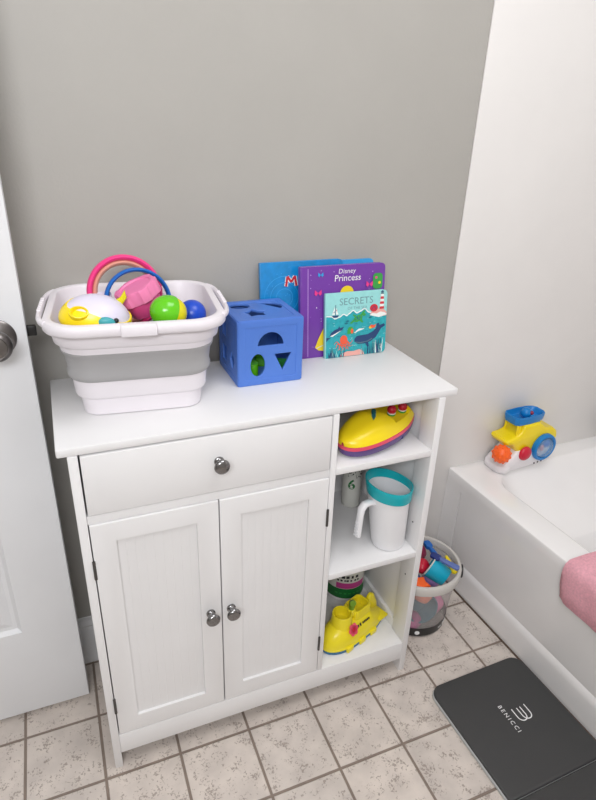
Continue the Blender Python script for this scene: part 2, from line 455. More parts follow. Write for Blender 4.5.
# ---- collapsible basin -----------------------------------------------------
def build_basin():
    t = thing('laundry_basin', 'white and grey collapsible plastic basin full of bath toys on the cabinet top', 'basin', (.152, .177, ZT), (0, 0, math.radians(-6)))
    H = .190
    def rr(w, d, z, r=.05, dx=0, dy=0): return rrect(w, d, r, z, 10, dx, dy)
    # foot and lower white wall
    b = new()
    loft(b, [rr(.205, .150, .0, .030), rr(.214, .158, .002, .032), rr(.220, .166, .034, .034), rr(.232, .178, .038, .038), rr(.236, .182, .042, .040),
             rr(.240, .188, .072, .042), rr(.236, .184, .074, .042), rr(.226, .174, .072, .040), rr(.216, .164, .036, .034), rr(.200, .148, .008, .03)])
    obj('base', b, 'basin_white', t)
    b = new()
    loft(b, [rr(.236, .184, .073, .042), rr(.246, .194, .0735, .045), rr(.252, .200, .078, .046), rr(.254, .203, .086, .047), rr(.250, .199, .091, .047),
             rr(.256, .207, .118, .05), rr(.262, .213, .122, .05), rr(.266, .218, .129, .05), rr(.262, .214, .130, .05), rr(.252, .204, .122, .05), rr(.246, .196, .09, .047), rr(.230, .178, .075, .04)])
    obj('folding_band', b, 'basin_grey', t, label='grey folding rubber band around the basin wall')
    b = new()
    loft(b, [rr(.256, .210, .129, .05), rr(.264, .220, .1295, .052), rr(.268, .226, .140, .053), rr(.276, .236, .143, .055), rr(.281, .242, .146, .056), rr(.286, .252, .163, .058),
             rr(.288, .254, .168, .058), rr(.302, .280, .170, .062), rr(.306, .287, .174, .063), rr(.306, .288, .184, .063), rr(.302, .284, .1885, .062), rr(.292, .272, .190, .060),
             rr(.283, .262, .190, .056), rr(.278, .256, .1885, .055), rr(.275, .252, .184, .054), rr(.268, .238, .15, .05), rr(.256, .222, .132, .047), rr(.250, .204, .130, .046)],
         cap0=False, cap1=False)
    obj('rim', b, 'basin_white', t)
    # front lip tab
    b = new()
    for s in (-1,):
        box(b, -.028, .030, s*.1475-.004, s*.1475+.014, .171, .1912, .003)
    obj('lip_tab', b, 'basin_white', t)
    # side handles: bands outside the rim ends, a slot between them and the rim, finger ribs on top
    for s in (-1, 1):
        b = new(); path = []
        for i in range(21):
            a = -1+2*i/20
            yy = a*.100; xx = .1600-.014*abs(a)**5
            path.append((s*xx, yy, .184))
        tube(b, path, .0058, 10, flat=(.8, 1.1))
        for i in range(7):
            yy = -.036+i*.012
            box(b, s*.160-.0035, s*.160+.0035, yy-.0035, yy+.0035, .187, .1917, .001)
        obj('handle', b, 'basin_white', t)
build_basin()

# ---- toys in the basin -----------------------------------------------------
def ring_toy(name, label, c, R0, r, m, rot, inner=None, flat=(1, 1)):
    t = thing(name, label, 'toy ring', c, rot)
    b = new(); tube(b, [(R0*math.cos(2*PI*i/48), 0, R0*math.sin(2*PI*i/48)) for i in range(48)], r, 12, closed=True, flat=flat)
    obj('ring', b, m, t)
    if inner:
        b = new(); tube(b, [(inner[0]*math.cos(2*PI*i/48), inner[3], inner[0]*math.sin(2*PI*i/48)) for i in range(48)], inner[1], 12, closed=True, flat=flat)
        obj('inner_ring', b, inner[2], t, label='peach inner ring')
    return t
ring_toy('toy_hoop', 'hot pink toy hoop with a peach inner ring, standing highest in the basin', (.141, .212, 1.020), .0640, .0054, 'pink', (math.radians(-14), 0, math.radians(4)), (.0545, .0050, 'peach', .002), (1.0, 2.0))
ring_toy('toy_hoop', 'blue toy hoop tilted behind the pink cup in the basin', (.160, .184, 1.008), .0585, .0040, 'blue', (math.radians(-15), 0, math.radians(6)), None, (1.0, 1.9))

def build_whale():
    # white domed toy with a yellow skirt
    t = thing('bath_toy', 'white domed bath toy with a yellow skirt and teal spot, front left in the basin', 'toy', (.077, .107, 1.0050), (math.radians(4), math.radians(5), math.radians(-8)))
    L = .058; w = .042
    def ring(k, z): return [(k*L*math.cos(2*PI*j/40), k*w*math.sin(2*PI*j/40)*(1 if True else 1), z) for j in range(40)]
    H = .044
    def ell(z, k=1): return k*math.sqrt(max(0.0004, 1-(max(0, z)/H)**2))
    b = new(); zs = [.004, .008, .014, .020, .026, .031, .035, .039, .042, .0436]
    loft(b, [ring(ell(zz, .985), zz) for zz in zs]); obj('dome', b, 'lilac', t)
    b = new(); rings = []
    for f in range(12):
        rg_ = []
        for j in range(40):
            an = 2*PI*j/40; top = .019-.011*math.cos(an)+.0035*math.sin(3*an+.4)
            zz = -.03+(top+.03)*min(1, f/10); k = (ell(zz, 1.03) if f <= 10 else ell(zz, .96))*(1+min(0, zz)*9)
            rg_.append((k*L*math.cos(an), k*w*math.sin(an), zz))
        rings.append(rg_)
    loft(b, rings, cap1=False)
    obj('skirt', b, 'yellow', t, label='yellow plastic skirt')
    b = new(); lathe(b, [(.013, -.006), (.0145, .004), (.0138, .0075), (.0122, .0080), (.0108, .006), (.009, -.001), (.0005, -.002)], 28, mat=T(-.024, -.0310, .0205) @ RX(math.radians(40)) @ SCL(1.1, .8, 1))
    obj('nozzle', b, 'yellow', t)
    b = new(); ball(b, .0125, mat=T(.018, -.0375, .010) @ SCL(1.2, .5, .8)); obj('spot', b, 'teal', t, label='teal spot')
    b = new(); ball(b, .0042, mat=T(.034, -.0335, .013)); obj('eye', b, 'dark', t, label='black eye')
    b = new(); prism(b, [(0, 0), (.016, .002), (.026, .016), (.024, .030), (.016, .018), (.006, .012)], .006, .002, mat=T(.026, .012, .020) @ RX(PI/2) @ RZ(.1)); obj('fin', b, 'eggyel', t, label='pale yellow fin')
build_whale()

def build_pink_cup():
    t = thing('stacking_cup', 'pink ridged toy cup lying tilted under the blue hoop in the basin', 'toy cup', (.164, .149, 1.018), (math.radians(2), math.radians(-24), 0))
    b = new(); n = 60
    def rg(r, z, amp=.0): return [((r+amp*(1 if (j//5) % 2 else 0))*math.cos(2*PI*j/n), (r+amp*(1 if (j//5) % 2 else 0))*math.sin(2*PI*j/n), z) for j in range(n)]
    loft(b, [rg(.028, -.020), rg(.030, -.018), rg(.033, .008), rg(.0325, .010)]); obj('cup', b, 'dkpink', t)
    b = new()
    loft(b, [rg(.034, .008), rg(.036, .009, .003), rg(.037, .030, .003), rg(.036, .033, .003), rg(.034, .034), rg(.030, .0335), rg(.0285, .031)]); obj('ridged_collar', b, 'ltpink', t, label='lighter pink ridged collar')
build_pink_cup()

def build_egg():
    t = thing('toy_egg', 'plastic toy egg with a green half and a yellow half, front of the basin', 'toy egg', (.1995, .091, 1.012), (math.radians(-10), math.radians(114), math.radians(6)))
    b = new(); pr = []
    for i in range(19):
        a = PI/2*i/18; pr.append((.0295*math.cos(a)+.0003, .036*math.sin(a)))
    lathe(b, [(.0005, 0)]+[(.0295, 0)]+pr[1:], 36, mat=RX(PI)); obj('egg_half', b, 'green', t, label='bright green egg half')
    b = new(); pr = [(.0275*math.cos(PI/2*i/14)+.0003, .002+.028*math.sin(PI/2*i/14)) for i in range(15)]
    lathe(b, [(.0005, .0004), (.0278, .0004)]+pr, 36); obj('egg_half', b, 'eggyel', t, label='yellow egg half')
build_egg()

b = new(); ball(b, .026, u=32, v=20); o = obj('toy_ball', b, 'dblue'); o.location = (.248, .135, .992)
tag(o, 'blue toy ball at the right end of the basin', 'ball')
def build_bowl():
    t = thing('toy_bowl', 'pale lilac toy bowl standing behind the white dome inside the pink hoop', 'toy bowl', (.093, .178, 1.000), (math.radians(4), math.radians(-18), 0))
    b = new(); lathe(b, [(.010, -.018), (.018, -.012), (.024, .004), (.027, .020), (.028, .022), (.0275, .023), (.026, .020), (.022, .005), (.016, -.010), (.0005, -.015)], 36)
    obj('bowl', b, 'lilac', t)
build_bowl()

# ---- shape sorter cube -----------------------------------------------------
def circ(cx, cy, rx, ry, n=28, a0=0, a1=2*PI, close=False):
    return [(cx+rx*math.cos(a0+(a1-a0)*i/(n if a1-a0 > 6.28 else n-1)), cy+ry*math.sin(a0+(a1-a0)*i/(n if a1-a0 > 6.28 else n-1))) for i in range(n)]
def star(cx, cy, R0, r0, n=5, a0=PI/2):
    return [(cx+(R0 if i % 2 == 0 else r0)*math.cos(a0+PI*i/n), cy+(R0 if i % 2 == 0 else r0)*math.sin(a0+PI*i/n)) for i in range(2*n)]
def reg(cx, cy, r, n, a0=PI/2): return [(cx+r*math.cos(a0+2*PI*i/n), cy+r*math.sin(a0+2*PI*i/n)) for i in range(n)]
SORT = (.4085, .217, ZT)
def build_sorter():
    S = .139; h = S/2
    t = thing('shape_sorter', 'blue plastic shape sorter cube with cut-out holes on the cabinet top', 'toy', SORT)
    def face(holes, mat, bb):
        hh = h-.0005
        f = curve_bm([rr2(hh*2-.004, hh*2-.004)]+holes, .0017, .0009)
        merge(bb, f, mat)
        # raised frame round the face
        fr = curve_bm([rr2(2*hh-.001, 2*hh-.001), rr2(2*hh-.026, 2*hh-.026)[::-1]], .0008, .0006)
        merge(bb, fr, mat @ T(0, 0, .0022))
    def rr2(w, d, r=.004): return [(p[0], p[1]) for p in rrect(w, d, r, 0, 4)]
    half = [(.0+.0285*math.cos(a), .014+.0295*math.sin(a)) for a in [PI*i/18 for i in range(19)]]
    front = [half, circ(-.0275, -.026, .0165, .0255), [(.007, -.004), (.047, -.004), (.0265, -.044)]]
    top = [circ(-.034, .034, .023, .019), star(-.016, -.018, .027, .017), [(.008, .050), (.016, .040), (.046, -.002), (.055, .010), (.056, .026), (.048, .042), (.030, .050)]]
    left = [[(-.045, .010), (-.014, .010), (-.014, .042), (-.045, .042)], [(-.045, -.045), (-.014, -.045), (-.014, -.010), (-.045, -.010)], [(.026, -.004), (.044, -.026), (.026, -.048), (.010, -.026)]]
    plain = [circ(0, 0, .022, .022)]
    b = new(); o = h-.0026
    # faces are authored in XY, outward +Z
    face(front, T(0, -o, h) @ RX(PI/2), b)
    face(top, T(0, 0, h+o), b)
    face(left, T(-o, 0, h) @ RZ(-PI/2) @ RX(PI/2), b)
    face(plain, T(o, 0, h) @ RZ(PI/2) @ RX(PI/2), b)
    face(plain, T(0, o, h) @ RZ(PI) @ RX(PI/2), b)
    face([], T(0, 0, h-o) @ RX(PI), b)
    # rounded corner bars
    q = h-.0030
    for s1 in (-1, 1):
        for s2 in (-1, 1):
            tube(b, [(s1*q, s2*q, .003), (s1*q, s2*q, S-.003)], .0030, 12)
            tube(b, [(-q, s1*q, h+s2*q), (q, s1*q, h+s2*q)], .0030, 12)
            tube(b, [(s1*q, -q, h+s2*q), (s1*q, q, h+s2*q)], .0030, 12)
    obj('sorter_shell', b, 'blue_sorter', t)
build_sorter()
def block(name, label, pts, h, m, loc, rot):
    b = new(); prism(b, pts, h, .002); o = obj(name, b, m); o.location = loc; o.rotation_euler = rot; tag(o, label, 'shape block')
bz = ZT+.0045
block('shape_block', 'green oval shape block inside the blue sorter cube, behind the oval hole', circ(0, 0, .016, .023), .03, 'green', (SORT[0]-.030, SORT[1]-.022, bz), (0, 0, .3))
block('shape_block', 'dark green triangle shape block inside the blue sorter cube, behind the triangle hole', reg(0, 0, .026, 3), .03, 'a_green', (SORT[0]+.026, SORT[1]-.028, bz), (0, 0, .5))
block('shape_block', 'green half-round shape block inside the blue sorter cube, at its back', reg(0, 0, .022, 6), .03, 'green', (SORT[0]+.012, SORT[1]+.030, bz), (0, 0, .2))

# ---- books -----------------------------------------------------------------
def book(name, label, w, h, th, loc, lean, m, rcorner=.010, rz=0):
    t = thing(name, label, 'book', loc, (-math.radians(lean), 0, math.radians(rz)))
    # local: x across, z up, front cover at y=0, back at y=+th
    pts = [(0, 0), (w-rcorner, 0)]
    pts += [(w-rcorner+rcorner*math.sin(a), rcorner-rcorner*math.cos(a)) for a in [PI/2*i/6 for i in range(1, 7)]]
    pts += [(w-rcorner+rcorner*math.cos(a), h-rcorner+rcorner*math.sin(a)) for a in [PI/2*i/6 for i in range(0, 7)]]
    pts += [(0, h)]
    mt = RX(PI/2)
    b = new(); prism(b, pts, .0022, .0006, mat=T(0, .0022, 0) @ mt); obj('front_cover', b, m, t)
    inner = [(min(max(x, .001), w-.0015), min(max(z, .0012), h-.0012)) for x, z in pts]
    b = new(); prism(b, inner, th-.0044, 0, mat=T(0, th-.0022, 0) @ mt); obj('pages', b, 'bk_spine', t)
    b = new(); prism(b, pts, .0022, .0006, mat=T(0, th, 0) @ mt); obj('back_cover', b, m, t)
    b = new(); box(b, -.0022, .0008, .0003, th-.0003, .0003, h-.0003, .0008); obj('spine', b, m, t)
    return t
class Art:
    def __init__(s): s.b = new(); s.mats = []; s.k = 0
    def mi(s, m):
        if m not in s.mats: s.mats.append(m)
        return s.mats.index(m)
    def poly(s, pts, m, lay=None):
        s.k += 1
        y = -(.00015+.00002*s.k)
        c = curve_bm([pts], .00004, 0, s.mi(m)); merge(s.b, c, T(0, y, 0) @ RX(PI/2))
    def line(s, pts, wd, m):
        # ribbon polygon
        L = []; Rr = []
        for i, p in enumerate(pts):
            a = Vector(pts[max(i-1, 0)]); c = Vector(pts[min(i+1, len(pts)-1)])
            d = (c-a).normalized(); n = Vector((-d.y, d.x))
            f = wd if not isinstance(wd, (list, tuple)) else wd[i]
            L.append(tuple(Vector(p)+n*f/2)); Rr.append(tuple(Vector(p)-n*f/2))
        s.poly(L+Rr[::-1], m)
    def text(s, st, x, z, size, m, **k):
        s.k += 1
        y = -(.00015+.00002*s.k)
        c = text_bm(st, size, .00004, s.mi(m), **k); merge(s.b, c, T(x, y, z) @ RX(PI/2))
    def done(s, name, t, label=None): return obj(name, s.b, s.mats, t, smooth=False, label=label)
    def onto(s, t):      # printed on the front cover: same mesh as the cover
        c = [k for k in t.children if k.name.startswith('front_cover')][0]; me = c.data
        off = len(me.materials)
        for m in s.mats: me.materials.append(M[m])
        for f in s.b.faces: f.material_index += off; f.smooth = False
        d = new(); d.from_mesh(me); merge(d, s.b); d.to_mesh(me); d.free()
LEAN = 5.5
t = book('board_book', 'light blue book at the very back, its edge showing above the purple book', .174, .2085, .007, (.555, .3015, ZT), LEAN, 'bk_blue2')
t = book('board_book', 'bright blue board book with a red M, left behind the purple book', 0.200, .2140, .010, (.4415, .2895, ZT), LEAN, 'bk_blue')
a = Art()
mp = [(.0590, .160), (.0625, .182), (.0715, .169), (.0805, .182), (.0840, .160)]
for i in range(4): a.line([mp[i], mp[i+1]], .0085, 'a_white')
for i in range(4): a.line([mp[i], mp[i+1]], .0052, 'a_red')
a.done('cover_letter', t)
a = Art()
for r in (.020, .034, .048):
    pts = [(.055+r*math.cos(2*PI*i/40), .135+r*math.sin(2*PI*i/40)) for i in range(41)]
    a.line(pts, .0016, 'bk_blue2')
for i in range(18): a.poly(circ(rnd.uniform(.01, .10), rnd.uniform(.10, .208), .0012, .0012, 8), 'bk_blue2')
a.onto(t)
t = book('board_book', 'large purple board book with white title lettering, leaning behind the small sea book', .211, .2085, .014, (.523, .2540, ZT), LEAN, 'bk_purple')
a = Art()
a.text('Disney', .112, .1945, .0150, 'a_white', shear=.1, spacing=1.05); a.text('Princess', .114, .1790, .0205, 'a_white', shear=.08)
a.done('cover_title', t)
a = Art()
for i in range(90):
    u, v = rnd.uniform(.018, .204), rnd.uniform(.008, .20); r = rnd.choice((.0006, .0008, .0013))
    a.poly(circ(u, v, r, r, 8), rnd.choice(('a_white', 'a_lav', 'a_lav')))
for u, v, r, m in ((.040, .150, .008, 'a_pink'), (.170, .162, .008, 'a_pink'), (.046, .190, .006, 'bk_blue2'), (.178, .124, .006, 'a_pink')):
    for s in (-1, 1): a.poly([(u, v), (u+s*r, v+r*.9), (u+s*r*1.1, v-r*.3), (u+s*r*.6, v-r*.8)], m)
# plain green patch upper right, plain gold oval and yellow mound in place of the pictured figure
a.poly([(p[0], p[1]) for p in rrect(.025, .036, .008, 0, 5, .191, .168)], 'a_green'); a.poly(circ(.187, .176, .003, .003, 12), 'a_pink'); a.poly(circ(.196, .164, .0035, .0035, 12), 'a_yellow')
a.poly(circ(.112, .146, .017, .016), 'a_yellow')
a.poly([(.033, .024), (.042, .017), (.060, .014), (.110, .014), (.110, .090), (.066, .094), (.055, .070), (.042, .046)], 'a_yellow')
a.line([(.036, .022), (.058, .030), (.080, .030), (.100, .034)], .0016, 'bk_spine')
a.onto(t)
a = Art(); a.line([(.016, .004), (.016, .204)], .0014, 'a_lav'); a.onto(t)

t = book('board_book', 'small turquoise sea-life board book leaning in front of the purple book', .157, .150, .010, (.5775, .2385, ZT), 5.8, 'bk_sky')
w, h = .157, .150
a = Art()
# sea with a scalloped top edge
top = []
wave = [(0, .098), (.012, .097), (.022, .091), (.034, .094), (.044, .100), (.052, .096), (.060, .101), (.068, .107), (.078, .100), (.088, .104), (.098, .109), (.108, .100), (.118, .097), (.130, .093), (.143, .096), (.157, .092)]
for i in range(len(wave)-1):
    (x0, z0), (x1, z1) = wave[i], wave[i+1]
    for k in range(4): top.append((x0+(x1-x0)*k/4, z0+(z1-z0)*(3*(k/4)**2-2*(k/4)**3)))
top.append(wave[-1])
a.line([(p[0], p[1]+.001) for p in top], .003, 'a_white')
a.poly([(.0004, .0006), (.147, .0006), (.1535, .003), (.1566, .010)]+[(min(p[0], .1566), p[1]) for p in top[::-1]][:-1]+[(.0004, .098)], 'bk_sea')
for i in range(46):
    u, v = rnd.uniform(.006, .150), rnd.uniform(.02, .088); L = rnd.uniform(.003, .008)
    a.line([(u, v), (u+L*.5, v+.0012), (u+L, v)], .0009, rnd.choice(('bk_sky', 'a_dkteal')))
a.onto(t)
a = Art()
# sailing boat
a.poly([(.014, .100), (.032, .100), (.029, .095), (.017, .095)], 'a_navy')
a.line([(.023, .100), (.0235, .124)], .0014, 'a_navy')
a.poly([(.0215, .102), (.0215, .120), (.0145, .102)], 'a_white'); a.poly([(.0245, .102), (.0245, .118), (.0305, .102)], 'a_white')
a.poly([(.0205, .106), (.0205, .111), (.0178, .106)], 'a_navy'); a.poly([(.0250, .110), (.0250, .114), (.0274, .110)], 'a_coral')
# lighthouse on its rock, red round house
a.poly([(.112, .094), (.116, .101), (.126, .105), (.138, .108), (.150, .104), (.1562, .098), (.1562, .090), (.134, .088)], 'a_pinksand')
a.poly([(.112, .0935), (.118, .098), (.130, .096), (.140, .100), (.152, .097), (.156, .092), (.136, .087)], 'a_white')
for i in range(6):
    z0 = .106+i*.0058; w0 = .0062-.0004*i; w1 = w0-.0004
    a.poly([(.143-w0, z0), (.143+w0, z0), (.143+w1, z0+.0058), (.143-w1, z0+.0058)], 'a_red' if i % 2 == 0 else 'a_white')
a.poly([(.139, .1408), (.147, .1408), (.146, .146), (.140, .146)], 'a_slate'); a.poly([(.138, .146), (.148, .146), (.143, .1495)], 'a_navy')
a.poly(circ(.122, .110, .0105, .0090), 'a_red'); a.line([(.116, .106), (.122, .114), (.128, .106)], .0016, 'a_navy')
# turtle
sh = [(.081+.0125*math.cos(q)*.92-.0075*math.sin(q)*.38, .0885+.0125*math.cos(q)*.38+.0075*math.sin(q)*.92) for q in [2*PI*i/20 for i in range(20)]]
for q in ([(.086, .095), (.093, .104), (.099, .107), (.099, .103), (.093, .096)], [(.073, .083), (.064, .077), (.060, .079), (.066, .084), (.071, .088)], [(.085, .083), (.092, .077), (.095, .079), (.091, .087)], [(.073, .092), (.067, .097), (.069, .099), (.076, .096)]): a.poly(q, 'a_green')
a.poly(circ(.0965, .0965, .0045, .0035, 14), 'a_green'); a.poly(sh, 'a_green')
for u, v in ((.074, .0855), (.080, .0885), (.086, .0910), (.0785, .0915), (.084, .0865)): a.poly(circ(u, v, .0022, .0018, 10), 'a_dkteal')
# dolphin at the left
a.poly([(.008, .052), (.012, .060), (.022, .067), (.030, .069), (.033, .075), (.035, .070), (.046, .072), (.040, .065), (.030, .061), (.018, .056)], 'a_navy')
a.poly([(.010, .053), (.018, .056), (.030, .061), (.040, .065), (.028, .058), (.016, .051)], 'a_white')
a.poly([(.0006, .040), (.006, .046), (.012, .048), (.004, .050), (.0006, .049)], 'a_navy')
# whale
a.poly([(.073, .034), (.073, .041), (.079, .047), (.092, .048), (.108, .049), (.122, .055), (.130, .062), (.131, .072), (.136, .074), (.139, .068), (.150, .071), (.154, .066), (.143, .060), (.138, .052), (.130, .040), (.116, .031), (.098, .027), (.082, .028)], 'a_navy')
a.line([(.075, .033), (.090, .030), (.108, .032), (.120, .038)], .0022, 'a_slate')
a.poly([(.100, .031), (.108, .018), (.112, .020), (.110, .031)], 'a_navy')
a.line([(.072, .055), (.085, .062), (.098, .063)], [.001, .005, .001], 'a_white')
# octopus
a.poly(circ(.045, .041, .0095, .0110), 'a_coral')
for i in range(8):
    an = PI*(.98+.86*i/7*1.2); pts = []
    for k in range(9):
        rr = .006+.0023*k; wob = .0035*math.sin(k*.9+i)
        pts.append((.045+rr*math.cos(an)-wob*math.sin(an), .034+rr*.8*math.sin(an)+wob*math.cos(an)))
    a.line(pts, [.0032-.0003*k for k in range(9)], 'a_coral')
# jellyfish, fish
a.poly(circ(.062, .062, .008, .009, 18, 0, PI)+[(.054, .054), (.070, .054)], 'a_green'); a.poly(circ(.066, .060, .0035, .006, 14), 'a_coral')
a.poly([(.110, .066), (.116, .071), (.124, .069), (.129, .072), (.127, .064), (.118, .062)], 'a_coral'); a.poly([(.110, .064), (.114, .067), (.118, .063), (.113, .061)], 'a_yellow')
for u, v in ((.045, .079), (.107, .088), (.048, .084)): a.poly([(u, v), (u+.007, v+.003), (u+.011, v), (u+.005, v-.002)], 'a_dkteal')
# sea bed: sand, weed and coral
a.poly([(.034, .0012), (.040, .009), (.055, .013), (.072, .012), (.086, .015), (.096, .010), (.100, .0012)], 'a_pinksand')
for i in range(54):
    u = rnd.choice((rnd.uniform(.004, .044), rnd.uniform(.090, .148), rnd.uniform(.12, .148))); hh = rnd.uniform(.010, .026)*(1.5 if u > .125 else 1)
    s = rnd.uniform(-.005, .005)
    a.line([(u, .0015), (u+s*.4, hh*.5), (u+s, hh)], [.0022, .0016, .0006], rnd.choice(('a_navy', 'a_white', 'a_dkteal', 'bk_sky', 'a_navy', 'a_slate')))
a.onto(t)
a = Art()
a.text('SECRETS', .076, .129, .0225, 'a_title', spacing=1.02)
a.text('OF THE SEA', .079, .1135, .0088, 'a_title', spacing=1.1)
a.done('cover_title', t)
#@@SHELVES
def hull_outline(L, W, n=28, nose=.9, stern=.80, p=2.3):
    """half width at t in 0..1 from the nose (t=0) to the stern (t=1)"""
    def hw(t):
        u = min(1, t/nose)
        a = (1-(1-u)**p)**(1/p)
        s = 1 if t < .6 else 1-(1-stern)*((t-.6)/.4)**2
        return W/2*a*s
    return hw
def plan_ring(hw, L, sc, z, n=40, round_stern=.12):
    ts = [(i/(n-1))**2.4 for i in range(n)]
    up = [(t, hw(t)) for t in ts]
    # round off the stern corners
    pts = [((t-.5)*L*sc, s*sc) for t, s in up]
    end = pts[-1]; r = min(.012, end[1]*.5)
    pts = pts[:-1]+[(end[0]-r*.3, end[1]-.0005), (end[0]-r*.05, end[1]-r*.4), (end[0], end[1]-r)]
    full = pts+[(x, -y) for x, y in pts[::-1]][:-1]
    return [(x, y, z) for x, y in full]

def build_speedboat():
    t = thing('toy_speedboat', 'yellow toy speedboat with pink stripe and purple hull on the top shelf', 'toy boat', (.6270, .078, .6945), (0, math.radians(-5.5), math.radians(23)))
    L = .208; hw = hull_outline(L, .118, nose=.66, stern=.62, p=2.2)
    b = new(); loft(b, [plan_ring(hw, L, .90, 0), plan_ring(hw, L, .96, .004), plan_ring(hw, L, .99, .016), plan_ring(hw, L, .995, .0185)]); obj('hull', b, 'purple', t, label='dark purple hull')
    b = new(); loft(b, [plan_ring(hw, L, .985, .0185), plan_ring(hw, L, 1.0, .019), plan_ring(hw, L, 1.0, .0262), plan_ring(hw, L, .96, .0270)]); obj('stripe', b, 'boatpink', t, label='pink stripe round the hull')
    # deck: height field with a sunken cockpit towards the stern
    NX, NY = 96, 56; b = new(); V = []
    for i in range(NX+1):
        tt = .0006+.9954*(i/NX)**1.5; row = []
        for j in range(NY+1):
            s = -1+2*j/NY; y = s*hw(tt)*.975; xx = (tt-.5)*L*.99
            e = max(0, 1-abs(s)**3.0); nose = min(1, (tt/.42))**.6
            z = .0275+.036*e**.8*(.2+.8*nose)*(1-.9*max(0, tt-.45))
            if tt > .985: z = .0275+(z-.0275)*.6
            # cockpit
            cx0 = .57+.04*abs(s)
            if cx0 < tt < .95 and abs(s) < .78: z = min(z, .031)
            row.append(b.verts.new((xx, y, z)))
        V.append(row)
    for i in range(NX):
        for j in range(NY): b.faces.new((V[i][j], V[i+1][j], V[i+1][j+1], V[i][j+1]))
    loop = [V[i][0] for i in range(NX+1)]+[V[NX][j] for j in range(1, NY+1)]+[V[i][NY] for i in range(NX-1, -1, -1)]+[V[0][j] for j in range(NY-1, 0, -1)]
    bmesh.ops.recalc_face_normals(b, faces=b.faces[:])
    obj('deck', b, 'yellow', t, angle=50)
    b = new(); prism(b, [(-.026, 0), (-.012, .0045), (.016, .0050), (.020, 0), (.016, -.0050), (-.012, -.0045)], .006, .0015, mat=T(-.006, -.004, .0600) @ RY(math.radians(3)) @ RZ(math.radians(38)))
    obj('deck_vent', b, 'a_dkteal', t, label='dark teal slit on the foredeck')
    b = new(); box(b, .026, .034, -.0575, -.050, .004, .018, .0015); obj('clip', b, 'navy', t)
build_speedboat()

def build_peg(name, label, x, y, zb, m):
    t = thing(name, label, 'toy figure', (x, y, zb))
    b = new(); lathe(b, [(.0085, 0), (.0092, .0015), (.0092, .0045), (.0005, .0045)], 24); obj('body', b, 'a_green', t)
    b = new(); lathe(b, [(.0094, .0042), (.0100, .0052), (.0094, .0065), (.0005, .0065)], 24); obj('collar', b, 'toywhite', t, label='white collar')
    b = new(); ball(b, .0105, mat=T(0, 0, .0130)); obj('head', b, m, t, label='round red head')
build_peg('peg_toy', 'red and green peg toy in the speedboat cockpit, left of the two', .6800, .097, .7310, 'red')
build_peg('peg_toy', 'red and green peg toy in the speedboat cockpit, nearer the right cabinet side', .7090, .099, .7335, 'red')
def build_pack():
    t = thing('soap_box', 'green box with a white patch behind the yellow speedboat', 'box', (.592, .238, .6834), (0, 0, math.radians(10)))
    b = new(); box(b, -.045, .040, -.018, .018, 0, .080, .0015); obj('carton', b, 'dkgreen', t)
    b = new(); box(b, -.018, .024, -.0190, -.0178, .012, .050, .0003); obj('label_patch', b, 'toywhite', t, label='white patch on the carton')
build_pack()

def build_pitcher():
    t = thing('rinse_pitcher', 'white rinse pitcher with a teal rim and ribbed handle on the middle shelf', 'pitcher', (.6845, .058, .4034), (0, 0, 0))
    n = 48
    def rz(j):   # slanted rim: high at the back left, drooping to the spout on the right front
        return 0
    def ring(r, z, slant=0., sp=0.):
        out = []
        for j in range(n):
            a = 2*PI*j/n
            da = (a-math.radians(-8)+PI) % (2*PI)-PI
            k = math.exp(-(da/.42)**2)
            rr = r*(1+sp*k); zz = z*1.16+slant*(.003*math.sin(a)-.008*math.cos(a))
            out.append((rr*math.cos(a)-.100*z, rr*math.sin(a), zz))
        return out
    b = new()
    loft(b, [ring(.034, 0), ring(.0385, .002), ring(.0405, .008), ring(.0445, .06), ring(.0490, .120, .8), ring(.0500, .134, 1, .06), ring(.0480, .134, 1, .06), ring(.0470, .12, .8), ring(.0425, .06), ring(.038, .008), ring(.004, .006)])
    obj('jug', b, 'pitcher', t)
    b = new()
    loft(b, [ring(.0497, .124, 1, .04), ring(.0525, .1245, 1, .06), ring(.0545, .140, 1.15, .06), ring(.0555, .150, 1.3, .07), ring(.0545, .1525, 1.3, .07), ring(.0525, .152, 1.3, .07), ring(.0505, .140, 1.15, .06), ring(.0478, .126, 1, .05)], cap0=False, cap1=False)
    obj('rim', b, 'aqua', t, label='teal rubber rim')
    b = new(); A = math.radians(193); ca, sa = math.cos(A), math.sin(A)
    pth = []
    for r, z in ((.044, .118), (.060, .124), (.074, .124), (.083, .116), (.087, .102), (.090, .085), (.093, .066), (.095, .050)): pth.append((r*ca-.100*z, r*sa, z*1.10+.004))
    tube(b, pth, [.009, .0092, .0095, .0095, .0092, .0090, .0088, .0080], 14, flat=(1.05, .75)); obj('handle', b, 'pitcher', t)
    b = new()
    for k in range(5):
        f = .096-.008*k; r = .0898+.0012*k+.0062; ox = -.100*f*.90
        tube(b, [(r*ca+.006*sa+ox, r*sa-.006*ca, f), (r*ca+ox, r*sa, f), (r*ca-.006*sa+ox, r*sa+.006*ca, f)], .0018, 8)
    obj('grip_ribs', b, 'pitcher', t)
build_pitcher()

